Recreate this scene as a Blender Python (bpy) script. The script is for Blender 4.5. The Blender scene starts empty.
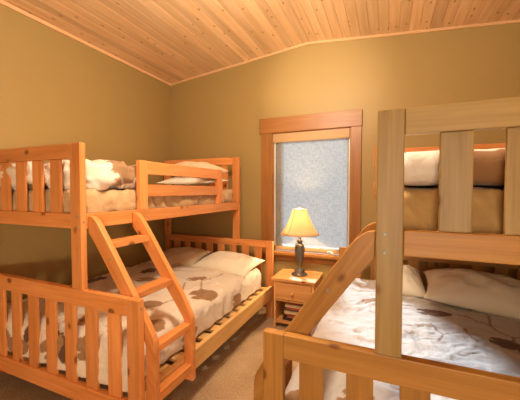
import bpy, bmesh, math, random
from math import sin, cos, pi, sqrt, radians
from mathutils import Vector, Matrix, noise

random.seed(7)
S = bpy.context.scene
COL = S.collection

# ------------------------------------------------------------------ camera
CAM_H = 1.39
F_PX, YAW, PITCH, ROLL = 298.29, 0.4021, -0.0315, 0.0004
def make_camera():
    c, s = cos(YAW), sin(YAW)
    r = Vector((c, s, 0)); f = Vector((-s, c, 0)); u = Vector((0, 0, 1))
    f2 = f * cos(PITCH) + u * sin(PITCH)
    u2 = -f * sin(PITCH) + u * cos(PITCH)
    r3 = r * cos(ROLL) - u2 * sin(ROLL)
    u3 = r * sin(ROLL) + u2 * cos(ROLL)
    m = Matrix((r3, u3, -f2)).transposed().to_4x4()
    m.translation = (0, 0, CAM_H)
    cam = bpy.data.cameras.new('camera')
    cam.sensor_width = 36.0
    cam.sensor_fit = 'HORIZONTAL'
    cam.lens = F_PX / 520 * 36.0
    cam.clip_start = 0.05
    o = bpy.data.objects.new('camera', cam)
    COL.objects.link(o)
    o.matrix_world = m
    S.camera = o
make_camera()

# ------------------------------------------------------------------ world, lights, exposure
S.view_settings.view_transform = 'Standard'
S.view_settings.look = 'None'
S.view_settings.exposure = 0.12
S.view_settings.gamma = 1.0
S.view_settings.use_curve_mapping = False
S.cycles.use_denoising = True
S.cycles.max_bounces = 10
S.cycles.diffuse_bounces = 6
S.cycles.transmission_bounces = 8
S.cycles.transparent_max_bounces = 10
S.cycles.sample_clamp_indirect = 6.0

W = bpy.data.worlds.new('daylight'); S.world = W
W.use_nodes = True
W.node_tree.nodes['Background'].inputs['Color'].default_value = (0.80, 0.90, 1.0, 1)
W.node_tree.nodes['Background'].inputs['Strength'].default_value = 1.0

def light(name, kind, loc, energy, color, **kw):
    l = bpy.data.lights.new(name, kind)
    l.energy = energy; l.color = color
    for k, v in kw.items(): setattr(l, k, v)
    o = bpy.data.objects.new(name, l); COL.objects.link(o)
    o.location = loc
    return o

# sun through the window blind: travels towards +X, -Y and down
sun = light('sun', 'SUN', (-3, 6, 5), 36.0, (0.76, 0.88, 1.0), angle=radians(6))
sun.rotation_euler = Vector((0.48, -0.877, -0.54)).to_track_quat('-Z', 'Y').to_euler()
# the room's own ceiling lamp (above the picture), its spot head turned to the window wall,
# and two added fills behind the camera, the spot one lifting the left wall
light('ceiling_lamp_light', 'POINT', (-0.65, 1.25, 2.46), 104, (1.0, 0.90, 0.72), shadow_soft_size=0.16)
sp = light('spot_head_light', 'SPOT', (-0.75, 1.15, 2.50), 125, (1.0, 0.86, 0.70), spot_size=radians(44), spot_blend=1.0, shadow_soft_size=0.05)
sp.rotation_euler = (Vector((-0.68, 3.27, 2.50)) - sp.location).to_track_quat('-Z', 'Y').to_euler()
rl = light('rear_fill_light', 'AREA', (0.15, -1.25, 1.25), 38, (1.0, 0.88, 0.68), shape='RECTANGLE', size=1.1, size_y=1.5)
ws = light('rear_fill_spot', 'SPOT', (0.75, -1.0, 1.05), 150, (1.0, 0.86, 0.62), spot_size=radians(38), spot_blend=1.0, shadow_soft_size=0.12)
ws.rotation_euler = (Vector((-2.69, 1.55, 0.98)) - ws.location).to_track_quat('-Z', 'Y').to_euler()
rl.rotation_euler = Vector((-0.25, 1, 0)).to_track_quat('-Z', 'Y').to_euler()

# ------------------------------------------------------------------ materials
def new_mat(name):
    m = bpy.data.materials.new(name); m.use_nodes = True
    nt = m.node_tree
    b = nt.nodes['Principled BSDF']
    return m, nt, b
def N(nt, t, **kw):
    n = nt.nodes.new(t)
    for k, v in kw.items(): setattr(n, k, v)
    return n
def ramp(nt, stops):
    r = N(nt, 'ShaderNodeValToRGB')
    e = r.color_ramp.elements
    while len(e) < len(stops): e.new(0.5)
    for i, (p, c) in enumerate(stops):
        e[i].position = p; e[i].color = (*c, 1)
    return r
def math_n(nt, op, a, b=None):
    n = N(nt, 'ShaderNodeMath', operation=op)
    for i, v in enumerate((a, b)):
        if v is None: continue
        if isinstance(v, (int, float)): n.inputs[i].default_value = v
        else: nt.links.new(v, n.inputs[i])
    return n.outputs[0]

def pine(name, axis, light_c, dark_c, rough=0.42, rot=(0, 0, 0), knots=True):
    m, nt, b = new_mat(name)
    L = nt.links.new
    tc = N(nt, 'ShaderNodeTexCoord'); oi = N(nt, 'ShaderNodeObjectInfo')
    off = N(nt, 'ShaderNodeVectorMath', operation='MULTIPLY_ADD')
    cv = N(nt, 'ShaderNodeCombineXYZ')
    for i, k in enumerate((17.0, 31.0, 23.0)):
        L(math_n(nt, 'MULTIPLY', oi.outputs['Random'], k), cv.inputs[i])
    rt = N(nt, 'ShaderNodeMapping'); rt.inputs['Rotation'].default_value = rot
    L(tc.outputs['Object'], rt.inputs['Vector'])
    add = N(nt, 'ShaderNodeVectorMath', operation='ADD')
    L(rt.outputs[0], add.inputs[0]); L(cv.outputs[0], add.inputs[1])
    sc = [1.0, 1.0, 1.0]
    def stretched(along, across):
        mp = N(nt, 'ShaderNodeMapping')
        v = [across] * 3; v[axis] = along
        mp.inputs['Scale'].default_value = v
        L(add.outputs[0], mp.inputs['Vector'])
        return mp.outputs[0]
    g1 = N(nt, 'ShaderNodeTexNoise'); g1.inputs['Scale'].default_value = 1.0; g1.inputs['Detail'].default_value = 3
    g1.inputs['Distortion'].default_value = 0.6
    L(stretched(1.6, 22), g1.inputs['Vector'])
    g2 = N(nt, 'ShaderNodeTexNoise'); g2.inputs['Scale'].default_value = 1.0; g2.inputs['Detail'].default_value = 2
    L(stretched(5, 150), g2.inputs['Vector'])
    mix = math_n(nt, 'ADD', math_n(nt, 'MULTIPLY', g1.outputs[0], 0.72), math_n(nt, 'MULTIPLY', g2.outputs[0], 0.28))
    r = ramp(nt, [(0.30, light_c), (0.72, dark_c)])
    L(mix, r.inputs[0])
    out = r.outputs[0]
    # board-to-board tone
    hsv = N(nt, 'ShaderNodeHueSaturation')
    L(math_n(nt, 'ADD', math_n(nt, 'MULTIPLY', oi.outputs['Random'], 0.22), 0.89), hsv.inputs['Value'])
    L(out, hsv.inputs['Color']); out = hsv.outputs[0]
    if knots:
        v = N(nt, 'ShaderNodeTexVoronoi'); v.inputs['Scale'].default_value = 1.0
        L(stretched(6.0, 9.5), v.inputs['Vector'])
        kr = ramp(nt, [(0.10, (1, 1, 1)), (0.15, (0.35, 0.35, 0.35)), (0.20, (0, 0, 0))])
        L(v.outputs['Distance'], kr.inputs[0])
        # only some of the cells hold a knot
        cell = N(nt, 'ShaderNodeSeparateColor'); L(v.outputs['Color'], cell.inputs[0])
        on = math_n(nt, 'GREATER_THAN', cell.outputs[0], 0.40)
        km = N(nt, 'ShaderNodeMix', data_type='RGBA')
        L(math_n(nt, 'MULTIPLY', kr.outputs[0], math_n(nt, 'MULTIPLY', on, 0.85)), km.inputs['Factor'])
        L(out, km.inputs['A']); km.inputs['B'].default_value = (0.16, 0.05, 0.012, 1)
        out = km.outputs['Result']
    L(out, b.inputs['Base Color'])
    b.inputs['Roughness'].default_value = rough
    b.inputs['Specular IOR Level'].default_value = 0.35
    bp = N(nt, 'ShaderNodeBump'); bp.inputs['Strength'].default_value = 0.06; bp.inputs['Distance'].default_value = 0.01
    L(mix, bp.inputs['Height']); L(bp.outputs[0], b.inputs['Normal'])
    return m

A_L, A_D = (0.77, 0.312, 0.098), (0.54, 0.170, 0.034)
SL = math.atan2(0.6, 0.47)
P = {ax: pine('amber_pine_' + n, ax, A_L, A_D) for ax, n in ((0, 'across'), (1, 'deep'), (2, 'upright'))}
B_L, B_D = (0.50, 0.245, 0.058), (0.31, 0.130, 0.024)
C_L, C_D = (0.43, 0.285, 0.102), (0.27, 0.155, 0.048)  # whiter light on the right bunk's upper foot, put into the wood colour
C = {ax: pine('whiter_lit_pine_' + n, ax, C_L, C_D) for ax, n in ((0, 'across'), (1, 'deep'), (2, 'upright'))}
PALE_X = pine('pale_slat_pine', 0, (0.70, 0.44, 0.18), (0.58, 0.32, 0.11))
PALE = pine('pale_rail_pine', 1, (0.76, 0.48, 0.19), (0.62, 0.34, 0.11))
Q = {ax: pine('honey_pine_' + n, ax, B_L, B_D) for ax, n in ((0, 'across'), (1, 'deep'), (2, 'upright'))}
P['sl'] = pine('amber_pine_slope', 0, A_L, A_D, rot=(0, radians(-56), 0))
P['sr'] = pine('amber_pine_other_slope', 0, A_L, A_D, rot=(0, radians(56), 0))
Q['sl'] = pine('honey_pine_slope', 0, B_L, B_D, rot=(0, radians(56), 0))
FIR = {ax: pine('fir_trim_' + n, ax, (0.41, 0.170, 0.042), (0.28, 0.105, 0.022), knots=False) for ax, n in ((0, 'across'), (2, 'upright'))}
TRIM = {ax: pine('ceiling_trim_' + str(ax), ax, (0.78, 0.48, 0.24), (0.68, 0.39, 0.17), knots=False) for ax in (0, 1)}
STAND = {ax: pine('stand_pine_' + str(ax), ax, (0.80, 0.42, 0.155), (0.60, 0.255, 0.07)) for ax in (0, 1, 2)}

def ceiling_mat():
    m, nt, b = new_mat('tongue_and_groove_pine')
    L = nt.links.new
    tc = N(nt, 'ShaderNodeTexCoord')
    sx = N(nt, 'ShaderNodeSeparateXYZ'); L(tc.outputs['Object'], sx.inputs[0])
    pl = math_n(nt, 'FLOOR', math_n(nt, 'DIVIDE', sx.outputs[0], 0.088))
    wn = N(nt, 'ShaderNodeTexWhiteNoise', noise_dimensions='1D'); L(pl, wn.inputs['W'])
    cv = N(nt, 'ShaderNodeCombineXYZ')
    L(math_n(nt, 'MULTIPLY', sx.outputs[0], 26), cv.inputs[0])
    L(math_n(nt, 'ADD', math_n(nt, 'MULTIPLY', sx.outputs[1], 1.6), math_n(nt, 'MULTIPLY', wn.outputs['Value'], 40)), cv.inputs[1])
    g = N(nt, 'ShaderNodeTexNoise'); g.inputs['Scale'].default_value = 1; g.inputs['Detail'].default_value = 3
    L(cv.outputs[0], g.inputs['Vector'])
    r = ramp(nt, [(0.3, (0.78, 0.50, 0.27)), (0.72, (0.64, 0.37, 0.17))]); L(g.outputs[0], r.inputs[0])
    hsv = N(nt, 'ShaderNodeHueSaturation')
    L(math_n(nt, 'ADD', math_n(nt, 'MULTIPLY', wn.outputs['Value'], 0.28), 0.84), hsv.inputs['Value'])
    L(r.outputs[0], hsv.inputs['Color'])
    cv2 = N(nt, 'ShaderNodeCombineXYZ')
    L(math_n(nt, 'MULTIPLY', sx.outputs[0], 12), cv2.inputs[0])
    L(math_n(nt, 'ADD', math_n(nt, 'MULTIPLY', sx.outputs[1], 6.0), math_n(nt, 'MULTIPLY', wn.outputs['Value'], 55)), cv2.inputs[1])
    v = N(nt, 'ShaderNodeTexVoronoi', voronoi_dimensions='2D'); v.inputs['Scale'].default_value = 1
    L(cv2.outputs[0], v.inputs['Vector'])
    kr = ramp(nt, [(0.05, (1, 1, 1)), (0.13, (0, 0, 0))]); L(v.outputs['Distance'], kr.inputs[0])
    cell = N(nt, 'ShaderNodeSeparateColor'); L(v.outputs['Color'], cell.inputs[0])
    km = N(nt, 'ShaderNodeMix', data_type='RGBA')
    L(math_n(nt, 'MULTIPLY', kr.outputs[0], math_n(nt, 'MULTIPLY', math_n(nt, 'GREATER_THAN', cell.outputs[0], 0.72), 0.75)), km.inputs['Factor'])
    L(hsv.outputs[0], km.inputs['A']); km.inputs['B'].default_value = (0.24, 0.085, 0.02, 1)
    L(km.outputs['Result'], b.inputs['Base Color'])
    b.inputs['Roughness'].default_value = 0.38
    b.inputs['Specular IOR Level'].default_value = 0.4
    return m

def paint(name, c):
    m, nt, b = new_mat(name)
    n = N(nt, 'ShaderNodeTexNoise'); n.inputs['Scale'].default_value = 140; n.inputs['Detail'].default_value = 2
    tc = N(nt, 'ShaderNodeTexCoord'); nt.links.new(tc.outputs['Object'], n.inputs['Vector'])
    bp = N(nt, 'ShaderNodeBump'); bp.inputs['Strength'].default_value = 0.05; bp.inputs['Distance'].default_value = 0.004
    nt.links.new(n.outputs[0], bp.inputs['Height']); nt.links.new(bp.outputs[0], b.inputs['Normal'])
    b.inputs['Base Color'].default_value = (*c, 1); b.inputs['Roughness'].default_value = 0.5
    b.inputs['Specular IOR Level'].default_value = 0.3
    return m

def carpet_mat():
    m, nt, b = new_mat('carpet_pile')
    L = nt.links.new
    tc = N(nt, 'ShaderNodeTexCoord')
    n = N(nt, 'ShaderNodeTexNoise'); n.inputs['Scale'].default_value = 90; n.inputs['Detail'].default_value = 4
    L(tc.outputs['Object'], n.inputs['Vector'])
    n2 = N(nt, 'ShaderNodeTexNoise'); n2.inputs['Scale'].default_value = 5; n2.inputs['Detail'].default_value = 3
    L(tc.outputs['Object'], n2.inputs['Vector'])
    mx = math_n(nt, 'ADD', math_n(nt, 'MULTIPLY', n.outputs[0], 0.7), math_n(nt, 'MULTIPLY', n2.outputs[0], 0.3))
    r = ramp(nt, [(0.32, (0.30, 0.19, 0.10)), (0.68, (0.58, 0.39, 0.23))]); L(mx, r.inputs[0])
    L(r.outputs[0], b.inputs['Base Color']); b.inputs['Roughness'].default_value = 0.95
    b.inputs['Specular IOR Level'].default_value = 0.1
    bp = N(nt, 'ShaderNodeBump'); bp.inputs['Strength'].default_value = 0.6; bp.inputs['Distance'].default_value = 0.008
    L(n.outputs[0], bp.inputs['Height']); L(bp.outputs[0], b.inputs['Normal'])
    return m

def cloth(name, c, c2=None, attr=None, rough=0.85, bump=0.25, scale=16):
    m, nt, b = new_mat(name)
    L = nt.links.new
    tc = N(nt, 'ShaderNodeTexCoord')
    n = N(nt, 'ShaderNodeTexNoise'); n.inputs['Scale'].default_value = scale; n.inputs['Detail'].default_value = 4
    n.inputs['Distortion'].default_value = 1.2
    L(tc.outputs['Object'], n.inputs['Vector'])
    if attr:
        a = N(nt, 'ShaderNodeAttribute', attribute_name=attr); L(a.outputs['Color'], b.inputs['Base Color'])
    else:
        r = ramp(nt, [(0.3, c), (0.7, c2 or c)]); L(n.outputs[0], r.inputs[0]); L(r.outputs[0], b.inputs['Base Color'])
    b.inputs['Roughness'].default_value = rough
    b.inputs['Specular IOR Level'].default_value = 0.2
    b.inputs['Sheen Weight'].default_value = 0.15
    bp = N(nt, 'ShaderNodeBump'); bp.inputs['Strength'].default_value = bump; bp.inputs['Distance'].default_value = 0.02
    L(n.outputs[0], bp.inputs['Height']); L(bp.outputs[0], b.inputs['Normal'])
    return m

def plain(name, c, rough=0.5, metal=0.0, spec=0.4):
    m, nt, b = new_mat(name)
    n = N(nt, 'ShaderNodeTexNoise'); n.inputs['Scale'].default_value = 30
    r = ramp(nt, [(0.3, tuple(x * 0.92 for x in c)), (0.7, c)])
    nt.links.new(n.outputs[0], r.inputs[0]); nt.links.new(r.outputs[0], b.inputs['Base Color'])
    b.inputs['Roughness'].default_value = rough; b.inputs['Metallic'].default_value = metal
    b.inputs['Specular IOR Level'].default_value = spec
    return m

M_WALL = paint('olive_tan_paint', (0.375, 0.245, 0.082))
M_CEIL = ceiling_mat()
M_CARPET = carpet_mat()
M_DUVET = cloth('leaf_print_cotton', None, attr='print', bump=0.35, scale=15)
M_TAN = cloth('tan_sheet_cotton', (0.48, 0.29, 0.13), (0.57, 0.36, 0.18), bump=0.6, scale=9)
M_OCHRE = cloth('ochre_sheet_cotton', (0.36, 0.205, 0.070), (0.45, 0.27, 0.10), bump=0.6, scale=9)
M_WHITE = cloth('white_sheet_cotton', (0.74, 0.66, 0.54), (0.80, 0.72, 0.60), bump=0.25)
M_CREAM = cloth('cream_pillow_cotton', (0.80, 0.68, 0.50), (0.84, 0.72, 0.54), bump=0.18, scale=8)
M_SAND = cloth('sand_pillow_cotton', (0.66, 0.50, 0.31), (0.72, 0.55, 0.35), bump=0.18, scale=8)
M_BOLT = plain('zinc_bolt', (0.30, 0.27, 0.22), 0.5, 0.6)
M_PEWTER = plain('pewter', (0.17, 0.15, 0.12), 0.35, 0.5)
M_VINYL = plain('beige_vinyl', (0.80, 0.66, 0.48), 0.5)
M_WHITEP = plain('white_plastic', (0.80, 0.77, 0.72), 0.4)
M_VAL = plain('tan_valance', (0.46, 0.27, 0.12), 0.6)
M_PAPER = plain('paper_edge', (0.72, 0.60, 0.42), 0.9)
M_KNOB = pine('knob_pine', 1, (0.72, 0.38, 0.13), (0.6, 0.27, 0.08), knots=False)

def glass_mat():
    m, nt, b = new_mat('window_glass'); nt.nodes.remove(b)
    o = nt.nodes['Material Output']
    t = N(nt, 'ShaderNodeBsdfTransparent'); t.inputs[0].default_value = (0.94, 0.97, 0.98, 1)
    g = N(nt, 'ShaderNodeBsdfGlossy'); g.inputs['Roughness'].default_value = 0.02
    fr = N(nt, 'ShaderNodeFresnel'); fr.inputs[0].default_value = 1.45
    mx = N(nt, 'ShaderNodeMixShader')
    nt.links.new(fr.outputs[0], mx.inputs[0]); nt.links.new(t.outputs[0], mx.inputs[1]); nt.links.new(g.outputs[0], mx.inputs[2])
    nt.links.new(mx.outputs[0], o.inputs[0])
    return m
M_GLASS = glass_mat()

def blind_mat():
    m, nt, b = new_mat('open_weave_blind'); nt.nodes.remove(b)
    L = nt.links.new
    o = nt.nodes['Material Output']
    tc = N(nt, 'ShaderNodeTexCoord')
    def streak(sx, sz, s):
        mp = N(nt, 'ShaderNodeMapping'); mp.inputs['Scale'].default_value = (sx, 1, sz)
        L(tc.outputs['Object'], mp.inputs[0])
        n = N(nt, 'ShaderNodeTexNoise'); n.inputs['Scale'].default_value = s; n.inputs['Detail'].default_value = 2
        L(mp.outputs[0], n.inputs['Vector']); return n.outputs[0]
    w = math_n(nt, 'ADD', streak(90, 20, 1.0), streak(20, 90, 1.0))
    r = ramp(nt, [(0.36, (0.050, 0.047, 0.043)), (0.64, (0.112, 0.105, 0.096))])
    L(math_n(nt, 'MULTIPLY', w, 0.5), r.inputs[0])
    tl = N(nt, 'ShaderNodeBsdfTranslucent'); df = N(nt, 'ShaderNodeBsdfDiffuse')
    L(r.outputs[0], tl.inputs[0])
    rd = ramp(nt, [(0.36, (0.30, 0.27, 0.23)), (0.64, (0.45, 0.42, 0.37))]); L(math_n(nt, 'MULTIPLY', w, 0.5), rd.inputs[0]); L(rd.outputs[0], df.inputs[0])
    m1 = N(nt, 'ShaderNodeMixShader'); m1.inputs[0].default_value = 0.55
    L(tl.outputs[0], m1.inputs[1]); L(df.outputs[0], m1.inputs[2])
    tp = N(nt, 'ShaderNodeBsdfTransparent')
    m2 = N(nt, 'ShaderNodeMixShader')
    r2 = ramp(nt, [(0.36, (0.18, 0.18, 0.18)), (0.64, (0.29, 0.29, 0.29))]); L(math_n(nt, 'MULTIPLY', w, 0.5), r2.inputs[0])
    L(r2.outputs[0], m2.inputs[0])
    L(m1.outputs[0], m2.inputs[1]); L(tp.outputs[0], m2.inputs[2])
    L(m2.outputs[0], o.inputs[0])
    return m
M_BLIND = blind_mat()

def shade_mat():
    m, nt, b = new_mat('lamp_shade_fabric'); nt.nodes.remove(b)
    o = nt.nodes['Material Output']
    tl = N(nt, 'ShaderNodeBsdfTranslucent'); tl.inputs[0].default_value = (0.90, 0.74, 0.46, 1)
    df = N(nt, 'ShaderNodeBsdfDiffuse'); df.inputs[0].default_value = (0.84, 0.62, 0.42, 1)
    mx = N(nt, 'ShaderNodeMixShader'); mx.inputs[0].default_value = 0.5
    nt.links.new(tl.outputs[0], mx.inputs[1]); nt.links.new(df.outputs[0], mx.inputs[2])
    nt.links.new(mx.outputs[0], o.inputs[0])
    return m
M_SHADE = shade_mat()

# ------------------------------------------------------------------ geometry helpers
def link(name, me, mat, parent=None, smooth=False):
    o = bpy.data.objects.new(name, me); COL.objects.link(o)
    if mat: me.materials.append(mat)
    if parent: o.parent = parent
    if smooth:
        for p in me.polygons: p.use_smooth = True
    return o
def bm_obj(name, bm, mat, parent=None, smooth=False):
    bmesh.ops.recalc_face_normals(bm, faces=bm.faces)
    me = bpy.data.meshes.new(name); bm.to_mesh(me); bm.free()
    return link(name, me, mat, parent, smooth)
def add_box(bm, lo, hi, bevel=0.0):
    lo, hi = [min(a, b) for a, b in zip(lo, hi)], [max(a, b) for a, b in zip(lo, hi)]
    g = bmesh.ops.create_cube(bm, size=1.0)
    for v in g['verts']:
        v.co = Vector([(lo[i] + hi[i]) / 2 + v.co[i] * (hi[i] - lo[i]) for i in range(3)])
    if bevel:
        es = list({e for v in g['verts'] for e in v.link_edges})
        bmesh.ops.bevel(bm, geom=es, offset=bevel, segments=2, affect='EDGES', profile=0.6)
def box(name, lo, hi, mat, parent=None, bevel=0.003):
    bm = bmesh.new(); add_box(bm, lo, hi, bevel)
    return bm_obj(name, bm, mat, parent)
def prism(name, poly, axis, a0, a1, mat, parent=None, bevel=0.0):
    """poly: 2D points in the two axes other than 'axis', extruded from a0 to a1"""
    bm = bmesh.new()
    def P3(p, a):
        c = list(p); c.insert(axis, a); return c
    v0 = [bm.verts.new(P3(p, a0)) for p in poly]; v1 = [bm.verts.new(P3(p, a1)) for p in poly]
    bm.faces.new(v0); bm.faces.new(v1)
    n = len(poly)
    for i in range(n): bm.faces.new((v0[i], v0[(i + 1) % n], v1[(i + 1) % n], v1[i]))
    bmesh.ops.recalc_face_normals(bm, faces=bm.faces)
    if bevel: bmesh.ops.bevel(bm, geom=list(bm.edges), offset=bevel, segments=2, affect='EDGES', profile=0.6)
    return bm_obj(name, bm, mat, parent)
def lathe(name, prof, mat, parent=None, seg=40, wave=None):
    bm = bmesh.new(); rings = []
    for r, z in prof:
        if r <= 1e-5: rings.append([bm.verts.new((0, 0, z))])
        else: rings.append([bm.verts.new((r * cos(2 * pi * i / seg) * (wave(i) if wave else 1), r * sin(2 * pi * i / seg) * (wave(i) if wave else 1), z)) for i in range(seg)])
    for a, b in zip(rings, rings[1:]):
        for i in range(seg):
            j = (i + 1) % seg
            q = [a[i % len(a)], a[j % len(a)], b[j % len(b)], b[i % len(b)]]
            u = []
            for v in q:
                if v not in u: u.append(v)
            if len(u) > 2: bm.faces.new(u)
    return bm_obj(name, bm, mat, parent, True)
def tube(name, pts, r, mat, parent=None, seg=8):
    bm = bmesh.new(); rings = []
    pts = [Vector(p) for p in pts]
    for k, p in enumerate(pts):
        d = (pts[min(k + 1, len(pts) - 1)] - pts[max(k - 1, 0)]).normalized()
        a = d.cross(Vector((0, 0, 1)) if abs(d.z) < .9 else Vector((1, 0, 0))).normalized(); b = d.cross(a)
        rings.append([bm.verts.new(p + (a * cos(2 * pi * i / seg) + b * sin(2 * pi * i / seg)) * r) for i in range(seg)])
    for a, b in zip(rings, rings[1:]):
        for i in range(seg): bm.faces.new((a[i], a[(i + 1) % seg], b[(i + 1) % seg], b[i]))
    bm.faces.new(rings[0]); bm.faces.new(rings[-1])
    return bm_obj(name, bm, mat, parent, True)
def tag(o, label, cat, group=None):
    o['label'] = label; o['category'] = cat
    if group: o['group'] = group
    return o
def thing(name, label, cat, loc=(0, 0, 0), rz=0, group=None):
    o = bpy.data.objects.new(name, None); COL.objects.link(o)
    o.empty_display_size = 0.1
    o.location = loc; o.rotation_euler = (0, 0, rz)
    return tag(o, label, cat, group)
def struct(o):
    o['kind'] = 'structure'; return o

# ------------------------------------------------------------------ room shell
XL, XR, YB, YF = -2.69, 1.09, 3.27, -1.35
RX, RZ, LZ, RZ2 = -0.818, 3.015, 2.822, 2.846
def ceil_z(x):
    return LZ + (RZ - LZ) * (x - XL) / (RX - XL) if x < RX else RZ + (RZ2 - RZ) * (x - RX) / (XR - RX)
struct(box('floor', (XL - .15, YF - .15, -0.1), (XR + .15, YB + .15, 0), M_CARPET, bevel=0))
struct(prism('wall_left', [(YF - .15, 0), (YB + .15, 0), (YB + .15, LZ), (YF - .15, LZ)], 0, XL - .15, XL, M_WALL))
struct(prism('wall_right', [(YF - .15, 0), (YB + .15, 0), (YB + .15, RZ2), (YF - .15, RZ2)], 0, XR, XR + .15, M_WALL))
struct(prism('wall_front', [(XL, 0), (XR, 0), (XR, RZ2), (RX, RZ), (XL, LZ)], 1, YF - .15, YF, M_WALL))
# back wall around the window opening
WX0, WX1, WZ0, WZ1 = -1.237, -0.350, 0.66, 2.055
bm = bmesh.new()
def bprism(poly):
    v0 = [bm.verts.new((x, YB, z)) for x, z in poly]; v1 = [bm.verts.new((x, YB + .15, z)) for x, z in poly]
    bm.faces.new(v0); bm.faces.new(v1)
    for i in range(len(poly)): bm.faces.new((v0[i], v0[(i + 1) % len(poly)], v1[(i + 1) % len(poly)], v1[i]))
bprism([(XL, 0), (WX0, 0), (WX0, ceil_z(WX0)), (XL, LZ)])
bprism([(WX1, 0), (XR, 0), (XR, RZ2), (WX1, ceil_z(WX1))])
bprism([(WX0, 0), (WX1, 0), (WX1, WZ0), (WX0, WZ0)])
bprism([(WX0, WZ1), (WX1, WZ1), (WX1, ceil_z(WX1)), (RX, RZ), (WX0, ceil_z(WX0))])
struct(bm_obj('wall_back', bm, M_WALL))
# tongue-and-groove ceiling: planks run from front to back, one V-groove between each pair
prof = []
xs = []
k0 = math.ceil(XL / 0.088)
x = k0 * 0.088
prof.append((XL - .15, ceil_z(XL)))
while x < XR:
    for dx, dz in ((-.004, 0), (0, .005), (.004, 0)):
        if XL < x + dx < XR: prof.append((x + dx, ceil_z(x + dx) + dz))
    if x < RX < x + .088: prof.append((RX, RZ))
    x += 0.088
prof.append((XR + .15, ceil_z(XR)))
top = [(XR + .15, RZ2 + .12), (RX, RZ + .12), (XL - .15, LZ + .12)]
struct(prism('ceiling', prof + top, 1, YF - .15, YB + .15, M_CEIL))
# narrow pine strips where the walls meet the ceiling
struct(prism('trim_1', [(XL, LZ - .030), (XL + .016, LZ - .030), (XL + .016, LZ + .0005), (XL, LZ - .001)], 1, YF, YB, TRIM[1]))
def back_strip(n, xa, xb):
    struct(prism(n, [(xa, ceil_z(xa) - .024), (xb, ceil_z(xb) - .024), (xb, ceil_z(xb) - .0005), (xa, ceil_z(xa) - .0005)], 1, YB - .016, YB, TRIM[0]))
back_strip('trim_2', XL + .016, RX); back_strip('trim_3', RX, XR)
struct(box('baseboard_back', (XL, YB - .015, 0), (XR, YB, .09), FIR[0]))
struct(box('baseboard_left', (XL, YF, 0), (XL + .015, YB - .015, .09), P[1]))

# window
win = bpy.data.objects.new('window_1', None); COL.objects.link(win); struct(win)
win.location = ((WX0 + WX1) / 2, YB, WZ0)
def wbox(name, lo, hi, mat, bevel=.003):
    o = win.location
    return box(name, [a - b for a, b in zip(lo, o)], [a - b for a, b in zip(hi, o)], mat, win, bevel)
wbox('head_casing', (-1.387, YB - .03, 2.055), (-.243, YB, 2.226), FIR[0])
wbox('side_casing', (-1.366, YB - .022, .682), (-1.237, YB, 2.055), FIR[2])
wbox('side_casing', (-.350, YB - .022, .682), (-.247, YB, 2.055), FIR[2])
wbox('window_sill', (-1.40, YB - .055, .652), (-.215, YB + .06, .682), FIR[0])
wbox('window_apron', (-1.366, YB - .02, .585), (-.247, YB, .652), FIR[0])
wbox('jamb', (WX0, YB, .682), (WX0 + .014, YB + .13, WZ1), FIR[2])
wbox('jamb', (WX1 - .014, YB, .682), (WX1, YB + .13, WZ1), FIR[2])
wbox('jamb', (WX0, YB, WZ1 - .014), (WX1, YB + .13, WZ1), FIR[0])
bm = bmesh.new()
o = Vector(win.location)
for lo, hi in (((WX0 + .014, YB + .075, .682), (WX0 + .085, YB + .125, WZ1 - .014)), ((WX1 - .06, YB + .075, .682), (WX1 - .014, YB + .125, WZ1 - .014)),
               ((WX0 + .085, YB + .075, 1.975), (WX1 - .06, YB + .125, WZ1 - .014)), ((WX0 + .085, YB + .075, .682), (WX1 - .06, YB + .125, .745))):
    add_box(bm, Vector(lo) - o, Vector(hi) - o, .004)
bm_obj('sash', bm, M_VINYL, win)
wbox('glass', (WX0 + .085, YB + .097, .745), (WX1 - .06, YB + .103, 1.975), M_GLASS, 0)
wbox('crank_base', (-.60, YB + .035, .682), (-.52, YB + .06, .70), M_WHITEP)
tube('crank_handle', [Vector(q) - o for q in ((-.60, YB + .03, .705), (-.585, YB + .012, .722), (-.56, YB - .005, .726), (-.535, YB - .012, .716), (-.52, YB - .014, .70))], .007, M_WHITEP, win)

bl = thing('roller_blind', 'pale open-weave roller blind pulled down over the window behind the lamp', 'blind', ((WX0 + WX1) / 2, YB + .03, WZ1 - .014))
bw = (WX1 - WX0) / 2 - .016
box('valance', (-bw, -.045, -.092), (bw, .035, 0), M_VAL, bl)
bm = bmesh.new()
nx, nz = 60, 80
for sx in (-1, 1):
    box('light_leak_strip', (sx * (bw - .010), .004, -1.30), (sx * bw, .030, -.092), M_WHITEP, bl, .002)  # added white strips standing in for light leaking past the blind
fw = bw - .012
vs = [[bm.verts.new((-fw + 2 * fw * i / nx, .012 + .0035 * noise.noise((i * .09, j * .03, 3.3)) * (j / nz) * 2, -.08 - 1.225 * j / nz)) for i in range(nx + 1)] for j in range(nz + 1)]
for j in range(nz):
    for i in range(nx): bm.faces.new((vs[j][i], vs[j][i + 1], vs[j + 1][i + 1], vs[j + 1][i]))
bm_obj('blind_fabric', bm, M_BLIND, bl, True)
box('hem_bar', (-fw, .002, -1.335), (fw, .022, -1.30), M_VAL, bl)

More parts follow.
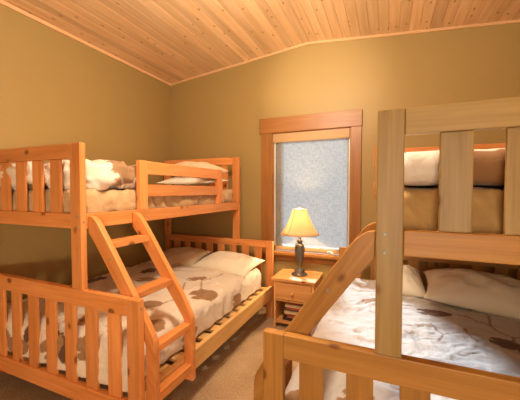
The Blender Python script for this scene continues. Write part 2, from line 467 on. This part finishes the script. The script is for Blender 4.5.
# ------------------------------------------------------------------ bunk beds
BW, UO, PW, PT, BL = 1.47, 0.409, 0.082, 0.036, 1.895
LADDER = [(.405, 1.250), (.382, 1.246), (.360, 1.234), (.335, 1.210), (.26, 1.107), (.0245, .765), (-.045, .648), (-.057, .62), (-.061, .585), (-.061, .235),
          (-.0015, .235), (-.0015, .40), (.000, .60), (.012, .622), (.34, 1.075), (.405, 1.155)]
def bunk_bed(label, origin, rz, s, T, UF, LAD, guard_out):
    """local x runs from the aisle side towards the wall (s = -1 for the bed on the left), y from foot to head"""
    root = thing('bunk_bed', label, 'bunk bed', origin, rz, None)
    def bx(name, x0, x1, y0, y1, z0, z1, m, parent=None, bevel=.004):
        return box(name, (s * x0, y0, z0), (s * x1, y1, z1), m, parent or root, bevel)
    def bolt(parent, x, y, z, n):      # small round bolt cap; n = facing axis
        bm = bmesh.new()
        bmesh.ops.create_cone(bm, cap_ends=True, segments=14, radius1=.0075, radius2=.0062, depth=.004)
        if n == 'y': bmesh.ops.rotate(bm, verts=bm.verts, matrix=Matrix.Rotation(pi / 2, 3, 'X'))
        else: bmesh.ops.rotate(bm, verts=bm.verts, matrix=Matrix.Rotation(-s * pi / 2, 3, 'Y'))
        bmesh.ops.translate(bm, verts=bm.verts, vec=(s * x, y, z))
        o = bm_obj('bolt', bm, M_BOLT, parent)
        o['label'] = 'round zinc bolt head'
    # foot end (near) and head end
    for end, y0 in (('foot', 0.0), ('head', BL)):
        y1 = y0 + PT
        utop = 1.653 if end == 'foot' else 1.768
        lp = []
        for x0 in (0, BW - PW):
            lp.append(bx('lower_post', x0, x0 + PW, y0, y1, 0, .84, T[2]))
        up = []
        for x0 in (UO, BW - PW):
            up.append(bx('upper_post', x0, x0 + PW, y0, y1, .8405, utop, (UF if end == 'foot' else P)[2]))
        lo_b = .748 if end == 'foot' else .768
        bx('lower_top_rail', PW + .0008, BW - PW - .0008, y0, y1, lo_b, .84, T[0])
        bx('lower_bottom_rail', PW + .0008, BW - PW - .0008, y0, y1, .198, .297, T[0])
        up_b = 1.570 if end == 'foot' else 1.685
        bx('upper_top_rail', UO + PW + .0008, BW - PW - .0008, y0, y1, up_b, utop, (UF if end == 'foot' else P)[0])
        bx('upper_bottom_rail', UO + PW + .0008, BW - PW - .0008, y0, y1, 1.178, 1.261, T[0] if end == 'foot' else P[0])
        n, a, p_, w = (7, .143, .172, .090) if end == 'foot' else (8, .134, .158, .086)
        for k in range(n):
            bx('slat', a + p_ * k, a + p_ * k + w, y0 + .010, y0 + .027, .297, lo_b, T[2])
        a, p_, w = (.590, .166, .088) if end == 'foot' else (.559, .166, .086)
        for k in range(5):
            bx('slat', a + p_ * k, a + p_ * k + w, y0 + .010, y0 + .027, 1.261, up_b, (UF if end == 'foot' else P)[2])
        if end == 'foot':
            for z in (1.247, 1.185): bolt(up[0], UO + .027, y0 - .001, z, 'y')
            for z in (1.605, 1.215): bolt(up[0], UO + .001, y0 + PT / 2, z, 'x')
            bolt(lp[0], .001, y0 + PT / 2, .795, 'x')
        else:
            bolt(up[0], UO + .04, y0 - .001, .90, 'y')
    # side rails
    for x0 in (UO, BW - .035):
        bx('upper_side_rail', x0, x0 + .035, PT, BL, 1.178, 1.261, T[1])
    for x0 in (0, BW - .035):
        bx('lower_side_rail', x0, x0 + .035, PT, BL, .228, .355, PALE)
    bx('slat_ledge', .035, .060, PT, BL, .300, .333, T[1], bevel=.002)
    bx('slat_ledge', BW - .060, BW - .035, PT, BL, .300, .333, T[1], bevel=.002)
    bx('slat_ledge', UO + .035, UO + .055, PT, BL, 1.180, 1.205, T[1], bevel=.002)
    bx('slat_ledge', BW - .055, BW - .035, PT, BL, 1.180, 1.205, T[1], bevel=.002)
    for k in range(13):
        y = .06 + .141 * k
        bx('bed_slat', .037, BW - .037, y, y + .085, .3335, .352, PALE_X, bevel=.002)
        bx('bed_slat', UO + .037, BW - .037, y, y + .075, 1.2055, 1.222, T[0], bevel=.002)
    # guard rail above the upper side rail
    g = UO - (.0355 if guard_out else 0)
    zb = 1.185 if guard_out else 1.2615
    for y0, y1 in ((.43, .503), (1.448, 1.534)):
        if guard_out:      # lapped over the side rail, tapering towards its foot
            prism('guard_post', [(s * x, z) for x, z in ((g, 1.598), (UO - .0005, 1.598), (UO - .0005, 1.185), (UO - .010, 1.185), (UO - .018, 1.42))], 1, y0, y1, T[2], root, .002)
        else:
            bx('guard_post', g, g + .035, y0, y1, zb, 1.598, T[2])
    bx('guard_rail', g + .001, g + .034, .5035, 1.4475, 1.505, 1.596, T[1])
    bx('guard_rail', g + .001, g + .034, .5035, 1.4475, 1.348, 1.433, T[1])
    # ladder
    poly = [(s * x, z) for x, z in LADDER]
    for y0 in (.042, .357):
        st = prism('ladder_stringer', poly, 1, y0, y0 + .035, LAD['sl'] if s < 0 else Q['sl'], root, .004)
        if y0 < .1: bolt(st, .245, .0415, 1.02, 'y'); bolt(st, .06, .0415, .745, 'y')
    for z, x0, x1, th in ((1.105, .262, .352, .037), (.845, .084, .172, .037), (.590, -.054, .004, .037), (.340, -.057, -.003, .05)):
        bx('ladder_rung', x0, x1, .0775, .3565, z - th, z, LAD[1])
    return root

LB = bunk_bed('amber pine twin-over-full bunk bed with ladder along the left wall', (-1.1306, 1.1133, 0), 0, -1, P, P, P, False)
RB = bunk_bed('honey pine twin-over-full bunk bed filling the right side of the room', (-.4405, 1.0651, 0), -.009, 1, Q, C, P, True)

# ------------------------------------------------------------------ bedding
CREAM_C, BROWN_C, DARK_C, LINE_C = (0.74, 0.62, 0.48), (0.32, 0.175, 0.08), (0.13, 0.06, 0.03), (0.30, 0.17, 0.13)
def seg_d(px, py, a, b):
    ax, ay = a; bx_, by = b
    dx, dy = bx_ - ax, by - ay
    t = max(0, min(1, ((px - ax) * dx + (py - ay) * dy) / (dx * dx + dy * dy + 1e-9)))
    return sqrt((px - ax - t * dx) ** 2 + (py - ay - t * dy) ** 2)
def leaf_at(px, py, L):
    """leaf blade: pointed oval (lens) with a wavy edge"""
    cx, cy, ang, ln, wd = L[:5]
    dx, dy = px - cx, py - cy
    c, s = cos(ang), sin(ang)
    a, b = dx * c + dy * s, -dx * s + dy * c
    t = a / (ln / 2)
    if abs(t) >= 1: return False
    half = wd / 2 * 1.15 * (1 - abs(t) ** 2.4) ** .6 * (1 - .22 * t)
    if t < -.45 and abs(b) < (-.45 - t) * wd * .35: return False      # notch at the stem
    return abs(b) < half + .003 * sin(a * 70)
def print_colour(px, py, leaves, lines, base):
    c = base
    for ln in lines:
        for a, b in zip(ln[1:], ln[2:]):
            if seg_d(px, py, a, b) < ln[0]: c = LINE_C
    for L in leaves:
        if leaf_at(px, py, L): c = L[5] if len(L) > 5 else BROWN_C
    return c
def rnd_leaves(n, x0, x1, y0, y1, seed):
    r = random.Random(seed)
    return [(r.uniform(x0, x1), r.uniform(y0, y1), r.uniform(0, pi), r.uniform(.13, .24), r.uniform(.08, .13), r.choice((BROWN_C, BROWN_C, DARK_C))) for _ in range(n)]

def colour_layer(me, cols):
    at = me.color_attributes.new('print', 'FLOAT_COLOR', 'POINT')
    flat = []
    for c in cols: flat += [c[0], c[1], c[2], 1.0]
    at.data.foreach_set('color', flat)

def drape(name, x0, x1, y0, y1, ztop, drops, leaves, lines, base, seed, parent=None, r=.06, step=.008, amp=.012, crown=.02, thick=.014):
    """a cloth laid over a mattress: flat top, rounded over the edges, hanging by drops = (x0, x1, y0, y1 sides)"""
    def axis(a, b, da, db):
        pts = []
        arc = r * pi / 2
        ta = (arc + da) if da else 0; tb = (arc + db) if db else 0
        inner0 = a + (r if da else 0); inner1 = b - (r if db else 0)
        tot = ta + (inner1 - inner0) + tb
        n = max(8, int(tot / step))
        for i in range(n + 1):
            q = -ta + tot * i / n
            if q < 0:
                e = -q
                if e < arc: p, d = inner0 - r * sin(e / r), r * (1 - cos(e / r))
                else: p, d = a, r + e - arc
            elif q > inner1 - inner0:
                e = q - (inner1 - inner0)
                if e < arc: p, d = inner1 + r * sin(e / r), r * (1 - cos(e / r))
                else: p, d = b, r + e - arc
            else: p, d = inner0 + q, 0
            pts.append((p, d, inner0 + q))
        return pts
    ax_, ay_ = axis(x0, x1, drops[0], drops[1]), axis(y0, y1, drops[2], drops[3])
    verts, cols, faces = [], [], []
    for (py, dy, sy) in ay_:
        for (px, dx, sx) in ax_:
            d = max(dx, dy)
            w = noise.fractal((sx * 4.6 + seed, sy * 4.2, seed * .7), 0.75, 2.1, 5)
            rid = 1 - abs(noise.noise((sx * 6.5 + sy * 3.5 + seed, sy * 11 - sx * 2.5, seed)))      # soft ridges
            q1 = noise.noise((sx * 1.7 + sy * 4.6 + 1.2 * noise.noise((sx * 3, sy * 3, seed)) + seed, sy * 2.3 - sx * 2.6, seed * 1.3))
            crease = max(0.0, 1 - abs(q1) * 5.5) ** 2
            q2 = noise.noise((sx * 9.0 - sy * 4.0 + 1.5 * noise.noise((sx * 5, sy * 5, seed)), sy * 5.0 + sx * 7, seed * 2.1))
            crease += .7 * max(0.0, 1 - abs(q2) * 5.0) ** 2
            wr = amp * (w * .7 + (rid - .72) * 1.0 + crease * .8)
            nx_ = ny_ = 0.0
            if d > r * .8:
                if dx >= dy: nx_ = -1 if px < (x0 + x1) / 2 else 1
                else: ny_ = -1 if py < (y0 + y1) / 2 else 1
                fold = amp * 1.0 * sin((sy if nx_ else sx) * 38 + 3 * noise.noise((sx * 5, sy * 5, seed)))
                wr2 = max(-.004, wr * .5 + fold * .6)
                verts.append((px + nx_ * wr2, py + ny_ * wr2, ztop - d))
            else:
                u = (px - x0) / (x1 - x0) * 2 - 1; v = (py - y0) / (y1 - y0) * 2 - 1
                verts.append((px, py, ztop - d + wr + crown * (1 - u * u) * (1 - v ** 4)))
            cols.append(print_colour(sx, sy, leaves, lines, base))
    nxn = len(ax_)
    for j in range(len(ay_) - 1):
        for i in range(nxn - 1):
            a = j * nxn + i
            faces.append((a, a + 1, a + nxn + 1, a + nxn))
    me = bpy.data.meshes.new(name); me.from_pydata(verts, [], faces)
    colour_layer(me, cols)
    o = link(name, me, M_DUVET, parent, True)
    sm = o.modifiers.new('thickness', 'SOLIDIFY'); sm.thickness = thick; sm.offset = 1.0
    return o

def soft_box(name, lo, hi, r, mat, seed, amp=.006, step=.02, colour=None, freq=5.0, fold=None, parent=None):
    """rounded, slightly wrinkled solid (mattress or rolled duvet)"""
    lo, hi = Vector(lo), Vector(hi)
    c = (lo + hi) / 2; h = (hi - lo) / 2
    idx = {}; verts = []; cols = []; faces = []
    def vert(p):
        k = tuple(round(a, 5) for a in p)
        if k in idx: return idx[k]
        q = Vector([max(-h[i] + r, min(h[i] - r, p[i])) for i in range(3)])
        d = Vector(p) - q
        n = d.normalized() if d.length > 1e-9 else Vector((0, 0, 1))
        P_ = q + n * r if d.length > 1e-9 else Vector(p)
        w = noise.fractal(((P_.x + c.x) * freq + seed, (P_.y + c.y) * freq, (P_.z + c.z) * freq * 1.6), .8, 2.1, 3)
        if fold and abs(n.z) < .85: w += fold * (1 - abs(noise.noise(((P_.x + P_.y) * 9 + P_.z * 5 + seed, P_.z * 4, seed))) * 2)
        P_ = P_ + n * (amp * w)
        idx[k] = len(verts); verts.append(P_ + c)
        if colour: cols.append(colour(P_ + c))
        return idx[k]
    ns = [max(4, int(2 * h[i] / step)) for i in range(3)]
    # concentrate rows so that each edge is rounded
    def lin(i):
        return [-h[i] + 2 * h[i] * k / ns[i] for k in range(ns[i] + 1)]
    g = [lin(0), lin(1), lin(2)]
    for ax in range(3):
        b_, c_ = [(1, 2), (2, 0), (0, 1)][ax]
        for side in (-1, 1):
            for i in range(ns[b_]):
                for j in range(ns[c_]):
                    q = []
                    for di, dj in ((0, 0), (1, 0), (1, 1), (0, 1)):
                        p = [0, 0, 0]; p[ax] = side * h[ax]; p[b_] = g[b_][i + di]; p[c_] = g[c_][j + dj]
                        q.append(vert(p))
                    if len(set(q)) == 4: faces.append(q if side > 0 else q[::-1])
    me = bpy.data.meshes.new(name); me.from_pydata(verts, [], faces)
    if colour: colour_layer(me, cols)
    return link(name, me, mat, parent, True)

def pillow(name, loc, size, rot, mat, seed, sag=.0):
    """size = (length, width, thickness)"""
    a, b, t = size[0] / 2, size[1] / 2, size[2] / 2
    n, m_ = 44, 32
    verts, faces, idx = [], [], {}
    for side in (1, -1):
        for j in range(m_ + 1):
            for i in range(n + 1):
                u, v = -1 + 2 * i / n, -1 + 2 * j / m_
                edge = i in (0, n) or j in (0, m_)
                if edge and side < 0: idx[(side, i, j)] = idx[(1, i, j)]; continue
                x = a * u * (1 - .09 * (1 - v * v) * abs(u) ** 3 * 1.0)
                y = b * v * (1 - .10 * (1 - u * u) * abs(v) ** 3 * 1.0)
                h = ((1 - abs(u) ** 2.2) ** .55) * ((1 - abs(v) ** 2.0) ** .60)
                cr = sqrt((abs(u) - 1) ** 2 + (abs(v) - 1) ** 2)
                w = noise.fractal((u * 2.2 + seed, v * 2.0, seed), .9, 2.0, 3) * .10 + .07 * noise.noise((math.atan2(1.05 - abs(v), 1.05 - abs(u)) * 5 + seed, cr * 1.2, seed)) * max(0, 1.2 - cr)
                z = side * t * (h * (1 + w * 1.6)) + (.004 * noise.noise((u * 4 + seed, v * 4, 2)) if edge else 0)
                if side < 0: z *= .45
                idx[(side, i, j)] = len(verts); verts.append((x, y, z - sag * (u * u)))
        for j in range(m_):
            for i in range(n):
                q = [idx[(side, i, j)], idx[(side, i + 1, j)], idx[(side, i + 1, j + 1)], idx[(side, i, j + 1)]]
                faces.append(q if side > 0 else q[::-1])
    me = bpy.data.meshes.new(name); me.from_pydata(verts, [], faces)
    o = link(name, me, mat, None, True)
    o.location = loc; o.rotation_euler = rot
    return o

def LBp(x, y, z): return Vector((-1.1306 - x, 1.1133 + y, z))
# --- left bed, lower
tag(soft_box('mattress', LBp(BW - .06, .055, .354), LBp(.110, 1.865, .538), .05, M_TAN, 1.0, .003, .03), 'full-size mattress under the leaf-print duvet of the left lower bunk', 'mattress')
lv = [(-1.78, 1.40, 2.6, .20, .09, DARK_C)]
LEAVES_L = [(-1.315, 1.955, .95, .23, .15, BROWN_C), (-1.579, 2.243, .89, .20, .10, BROWN_C), (-1.518, 1.61, 1.1, .17, .12, BROWN_C), (-1.30, 1.387, 1.38, .17, .11, BROWN_C),
            (-2.17, 2.28, 1.07, .18, .10, DARK_C), (-2.425, 1.854, 1.03, .25, .13, DARK_C), (-1.11, 2.33, 1.5, .17, .10, BROWN_C), (-1.11, 1.62, 1.75, .19, .09, BROWN_C), (-1.9, 1.75, 2.3, .2, .11, BROWN_C), (-1.98, 2.05, .5, .2, .1, BROWN_C), (-1.72, 1.28, 2.4, .19, .09, BROWN_C)]
LINES_L = [(.007, (-1.35, 1.3), (-1.5, 1.55), (-1.42, 1.8), (-1.6, 2.1)), (.0065, (-1.5, 1.55), (-1.75, 1.7), (-1.9, 2.0)), (.0065, (-1.3, 1.9), (-1.5, 2.2), (-1.45, 2.5))]
tag(drape('duvet', -2.56, -1.222, 1.155, 2.86, .558, (.12, .125, .17, 0), LEAVES_L + rnd_leaves(9, -2.5, -1.3, .95, 1.12, 5) , LINES_L, CREAM_C, 3.1, step=.009),
    'cream duvet with brown leaf print on the left lower bunk', 'duvet')
tag(pillow('pillow', (-1.535, 2.75, .618), (.66, .46, .21), (radians(8), radians(2), radians(-3)), M_CREAM, 2.0), 'cream pillow on the left lower bunk, the one nearer the window', 'pillow', 'pillows on the left lower bunk')
tag(pillow('pillow', (-2.18, 2.77, .622), (.62, .44, .20), (radians(10), radians(-2), radians(4)), M_SAND, 5.0), 'sand-coloured pillow on the left lower bunk in the wall corner', 'pillow', 'pillows on the left lower bunk')
# --- left bed, upper
tag(soft_box('mattress', LBp(BW - .045, .05, 1.224), LBp(UO + .060, 1.875, 1.395), .045, M_TAN, 4.0, .016, .013, freq=5, fold=1.3), 'tan-sheeted twin mattress on the left upper bunk', 'mattress')
def ul_col(p):
    L = [(-1.60, 1.50, 1.45, .26, .20)]
    x_, y_ = p.x, p.y
    if p.x > -1.66: y_, x_ = p.y, -1.60 + (p.z - 1.50) * .8
    c = print_colour(x_, y_, [(-1.585, 1.47, 1.35, .27, .12, BROWN_C)] , [], CREAM_C)
    if c == CREAM_C: c = print_colour(p.x, p.y, LEAF_UL, [(.005, (-2.4, 1.2), (-2.1, 1.5), (-1.8, 1.45))], CREAM_C)
    return c
LEAF_UL = [(-2.05, 1.25, .4, .22, .13, BROWN_C), (-2.35, 1.40, 1.2, .22, .12, BROWN_C), (-1.85, 1.42, 2.2, .2, .1, DARK_C)]
tag(soft_box('duvet', (-2.53, 1.165, 1.405), (-1.585, 1.64, 1.565), .075, M_DUVET, 8.0, .032, .012, colour=ul_col, freq=6, fold=.7), 'leaf-print duvet folded up at the foot of the left upper bunk', 'duvet')
tag(soft_box('sheet', (-2.52, 1.70, 1.399), (-1.59, 2.62, 1.425), .012, M_WHITE, 9.0, .005, .02, freq=5), 'white sheet lying flat along the left upper bunk behind its guard rail', 'sheet')
tag(pillow('pillow', (-1.86, 2.60, 1.482), (.62, .44, .13), (radians(4), 0, radians(3)), M_WHITE, 11.0), 'white pillow on the left upper bunk, under the tan pillow', 'pillow', 'pillows on the left upper bunk')
tag(pillow('pillow', (-1.875, 2.62, 1.590), (.64, .44, .20), (radians(6), radians(3), radians(-4)), M_SAND, 14.0), 'tan pillow on top of the white one on the left upper bunk', 'pillow', 'pillows on the left upper bunk')
# --- right bed
def RBp(x, y, z): return Vector((-.4440 + x, 1.0651 + y, z))
tag(soft_box('mattress', RBp(.085, .055, .354), RBp(BW - .06, 1.865, .535), .05, M_TAN, 21.0, .003, .03), 'full-size mattress under the duvet of the right lower bunk', 'mattress')
LEAVES_R = [(.287, 2.19, -.08, .21, .095, DARK_C), (.563, 2.393, .01, .17, .07, DARK_C), (.579, 1.905, -.42, .16, .11, DARK_C), (.127, 1.785, -.64, .10, .08, (.40, .36, .34)), (-.10, 2.278, .96, .16, .06, BROWN_C), (-.09, 1.18, -.24, .16, .12, BROWN_C), (-.30, 1.10, .24, .18, .13, BROWN_C), (.75, 1.55, .6, .18, .1, BROWN_C), (.1, 1.03, .9, .15, .1, BROWN_C)]
LINES_R = [(.007, (.60, 2.30), (.57, 2.12), (.64, 2.0), (.60, 1.86), (.74, 1.66)), (.007, (.57, 2.12), (.42, 2.22)), (.006, (.26, 1.80), (.30, 1.90), (.38, 1.96)), (.006, (.30, 1.90), (.24, 2.02)),
           (.006, (.44, 1.86), (.42, 2.02)), (.007, (.64, 2.0), (.80, 2.05))]
tag(drape('duvet', -.385, .96, 1.105, 2.86, .562, (.125, .12, .15, 0), LEAVES_R, LINES_R, (0.53, 0.475, 0.43), 13.7, amp=.0115),
    'white duvet with brown leaves and thin branches on the right lower bunk', 'duvet')
tag(pillow('pillow', (.625, 2.52, .655), (.74, .52, .30), (radians(7), radians(5), radians(-4)), M_CREAM, 17.0), 'large cream pillow on the right lower bunk', 'pillow', 'pillows on the right lower bunk')
tag(pillow('pillow', (.12, 2.66, .655), (.32, .48, .22), (radians(11), 0, radians(3)), M_CREAM, 19.0), 'smaller cream pillow half hidden by the post of the right bunk bed', 'pillow', 'pillows on the right lower bunk')
tag(soft_box('mattress', RBp(UO + .058, .062, 1.224), RBp(BW - .045, 1.875, 1.400), .045, M_OCHRE, 24.0, .014, .014, freq=5, fold=.9), 'ochre-sheeted twin mattress on the right upper bunk', 'mattress')
def ur_col(p):
    w = .03 * noise.noise((p.x * 12, p.z * 12, p.y * 9))
    if p.x + w > .215 and p.z < 1.53 + w: return (0.26, 0.125, 0.05)
    return (0.74, 0.63, 0.52)
tag(soft_box('duvet', (.02, 1.12, 1.410), (.965, 2.75, 1.525), .055, M_DUVET, 28.0, .010, .015, colour=ur_col, freq=5, fold=.5), 'white and brown duvet spread over the right upper bunk', 'duvet')

# ------------------------------------------------------------------ nightstand, lamp, magazines
NX0, NX1, NY0, NY1, NZ = -1.055, -.640, 2.835, 3.20, .505
ns = thing('nightstand', 'small pine nightstand with one drawer under the window, between the beds', 'nightstand', ((NX0 + NX1) / 2, (NY0 + NY1) / 2, 0))
def nb(name, lo, hi, mat, parent=None, bevel=.003):
    o = Vector(ns.location)
    return box(name, Vector(lo) - o, Vector(hi) - o, mat, parent or ns, bevel)
nb('top', (-1.075, 2.815, NZ - .03), (-.62, 3.215, NZ), STAND[0], bevel=.006)
nb('side_panel', (NX0, NY0, 0), (NX0 + .022, NY1, NZ - .03), STAND[2])
nb('side_panel', (NX1 - .022, NY0, 0), (NX1, NY1, NZ - .03), STAND[2])
nb('back_panel', (NX0 + .022, NY1 - .015, .05), (NX1 - .022, NY1, NZ - .03), STAND[2])
nb('shelf', (NX0 + .022, NY0 + .004, .04), (NX1 - .022, NY1 - .015, .062), STAND[0])
nb('drawer_rail', (NX0 + .022, NY0 + .004, .268), (NX1 - .022, NY1 - .015, .286), STAND[0])
dr = nb('drawer', (NX0 + .024, NY0 - .004, .290), (NX1 - .024, NY1 - .03, .468), STAND[0], bevel=.005)
kb = lathe('knob', [(0, 0), (.009, 0), (.008, .010), (.016, .018), (.019, .026), (.015, .033), (0, .036)], M_KNOB, dr, 20)
kb.rotation_euler = (pi / 2, 0, 0)
kb.location = Vector(((NX0 + NX1) / 2, NY0 - .004, .365)) - Vector(ns.location)
kb['label'] = 'round wooden drawer knob'
# magazines and books lying in the open compartment
zz = .0625
cols = [((.05, .03, .03), 'dark'), ((.55, .16, .06), 'rust red'), ((.42, .10, .06), 'red'), ((.62, .46, .24), 'straw yellow'), ((.10, .06, .05), 'black-brown'), ((.60, .14, .08), 'bright red'), ((.70, .56, .36), 'cream'), ((.30, .09, .05), 'maroon')]
for i, (c, cname) in enumerate(cols):
    th = (.020, .024, .017, .022, .018, .022, .026, .018)[i] * 1.1
    w, d = .235 + .03 * ((i * 7) % 3) / 2, .19 + .012 * ((i * 5) % 3)
    x0 = NX0 + .085 + .012 * ((i * 3) % 4); y0 = NY0 + .045 + .010 * ((i * 2) % 3)
    pos = 'bottom-most' if i == 0 else 'topmost' if i == 7 else None
    lab = {0: 'dark book at the bottom of the stack in the nightstand', 1: 'rust red book second from the bottom of the nightstand stack', 2: 'red book third from the bottom of the nightstand stack',
           3: 'straw yellow book in the middle of the nightstand stack', 4: 'black-brown book above the straw yellow one in the nightstand', 5: 'bright red book third from the top of the nightstand stack',
           6: 'thick cream book just under the topmost one in the nightstand', 7: 'maroon book on top of the stack in the nightstand'}[i]
    bk = thing('book', lab, 'book', (x0 + w / 2, y0 + d / 2, zz), radians((i * 13) % 5 - 2), 'books stacked in the nightstand')
    mat = plain('cover_' + cname.replace(' ', '_'), c, .5)
    bm = bmesh.new()
    add_box(bm, (-w / 2, -d / 2, 0), (w / 2, d / 2, .0025)); add_box(bm, (-w / 2, -d / 2, th - .0025), (w / 2, d / 2, th)); add_box(bm, (-w / 2, -d / 2, .0025), (w / 2, -d / 2 + .003, th - .0025))
    bm_obj('cover', bm, mat, bk)
    box('pages', (-w / 2 + .004, -d / 2 + .003, .0026), (w / 2 - .004, d / 2 - .004, th - .0026), M_PAPER, bk, 0)
    zz += th + .0005

lamp = thing('table_lamp', 'lit table lamp with pewter urn base on the nightstand', 'lamp', (-.836, 3.030, NZ + .0003))
lathe('base', [(0, 0), (.082, 0), (.084, .006), (.080, .016), (.060, .024), (.050, .028), (.052, .045), (.048, .056), (.030, .064), (.021, .078), (.020, .090),
               (.026, .11), (.036, .16), (.046, .21), (.053, .255), (.054, .28), (.049, .305), (.036, .322), (.024, .332), (.026, .345), (.034, .352), (.033, .362), (.020, .372), (.014, .384), (.013, .43), (.010, .445), (0, .447)], M_PEWTER, lamp)
sh = lathe('lamp_shade', [(.202, .428), (.183, .447), (.150, .495), (.122, .55), (.098, .61), (.083, .655), (.072, .692)], M_SHADE, lamp, 48, wave=lambda i: 1 + .012 * abs(cos(pi * i / 8)))
so = sh.modifiers.new('thickness', 'SOLIDIFY'); so.thickness = .002
tube('shade_rib', [(.0 + r * cos(-2.0), r * sin(-2.0), z) for r, z in ((.207, .428), (.188, .447), (.155, .495), (.127, .55), (.103, .61), (.088, .655), (.077, .692))], .0022, plain('shade_piping', (.42, .25, .12), .8), lamp)
hp = tube('harp', [(.0, 0, .44)] + [(.045 * sin(pi * k / 10), 0, .44 + .26 * (k / 10)) for k in range(1, 10)] + [(0, 0, .705)], .002, M_PEWTER, lamp)
tube('shade_spider', [(-.070, 0, .690), (0, 0, .700), (.070, 0, .690)], .002, M_PEWTER, lamp)
lathe('finial', [(0, .700), (.007, .702), (.005, .714), (.009, .722), (.007, .732), (0, .738)], M_PEWTER, lamp, 16)
bl_m, nt, b = new_mat('lit_bulb')
b.inputs['Emission Color'].default_value = (1.0, .72, .36, 1); b.inputs['Emission Strength'].default_value = 12
b.inputs['Base Color'].default_value = (.9, .85, .7, 1)
lathe('bulb', [(0, .447), (.012, .448), (.014, .475), (.028, .52), (.030, .54), (.024, .562), (.010, .574), (0, .576)], bl_m, lamp, 20)
lb = light('lamp_bulb_light', 'POINT', (-.836, 3.030, NZ + .60), 38, (1.0, .78, .46), shadow_soft_size=.035)
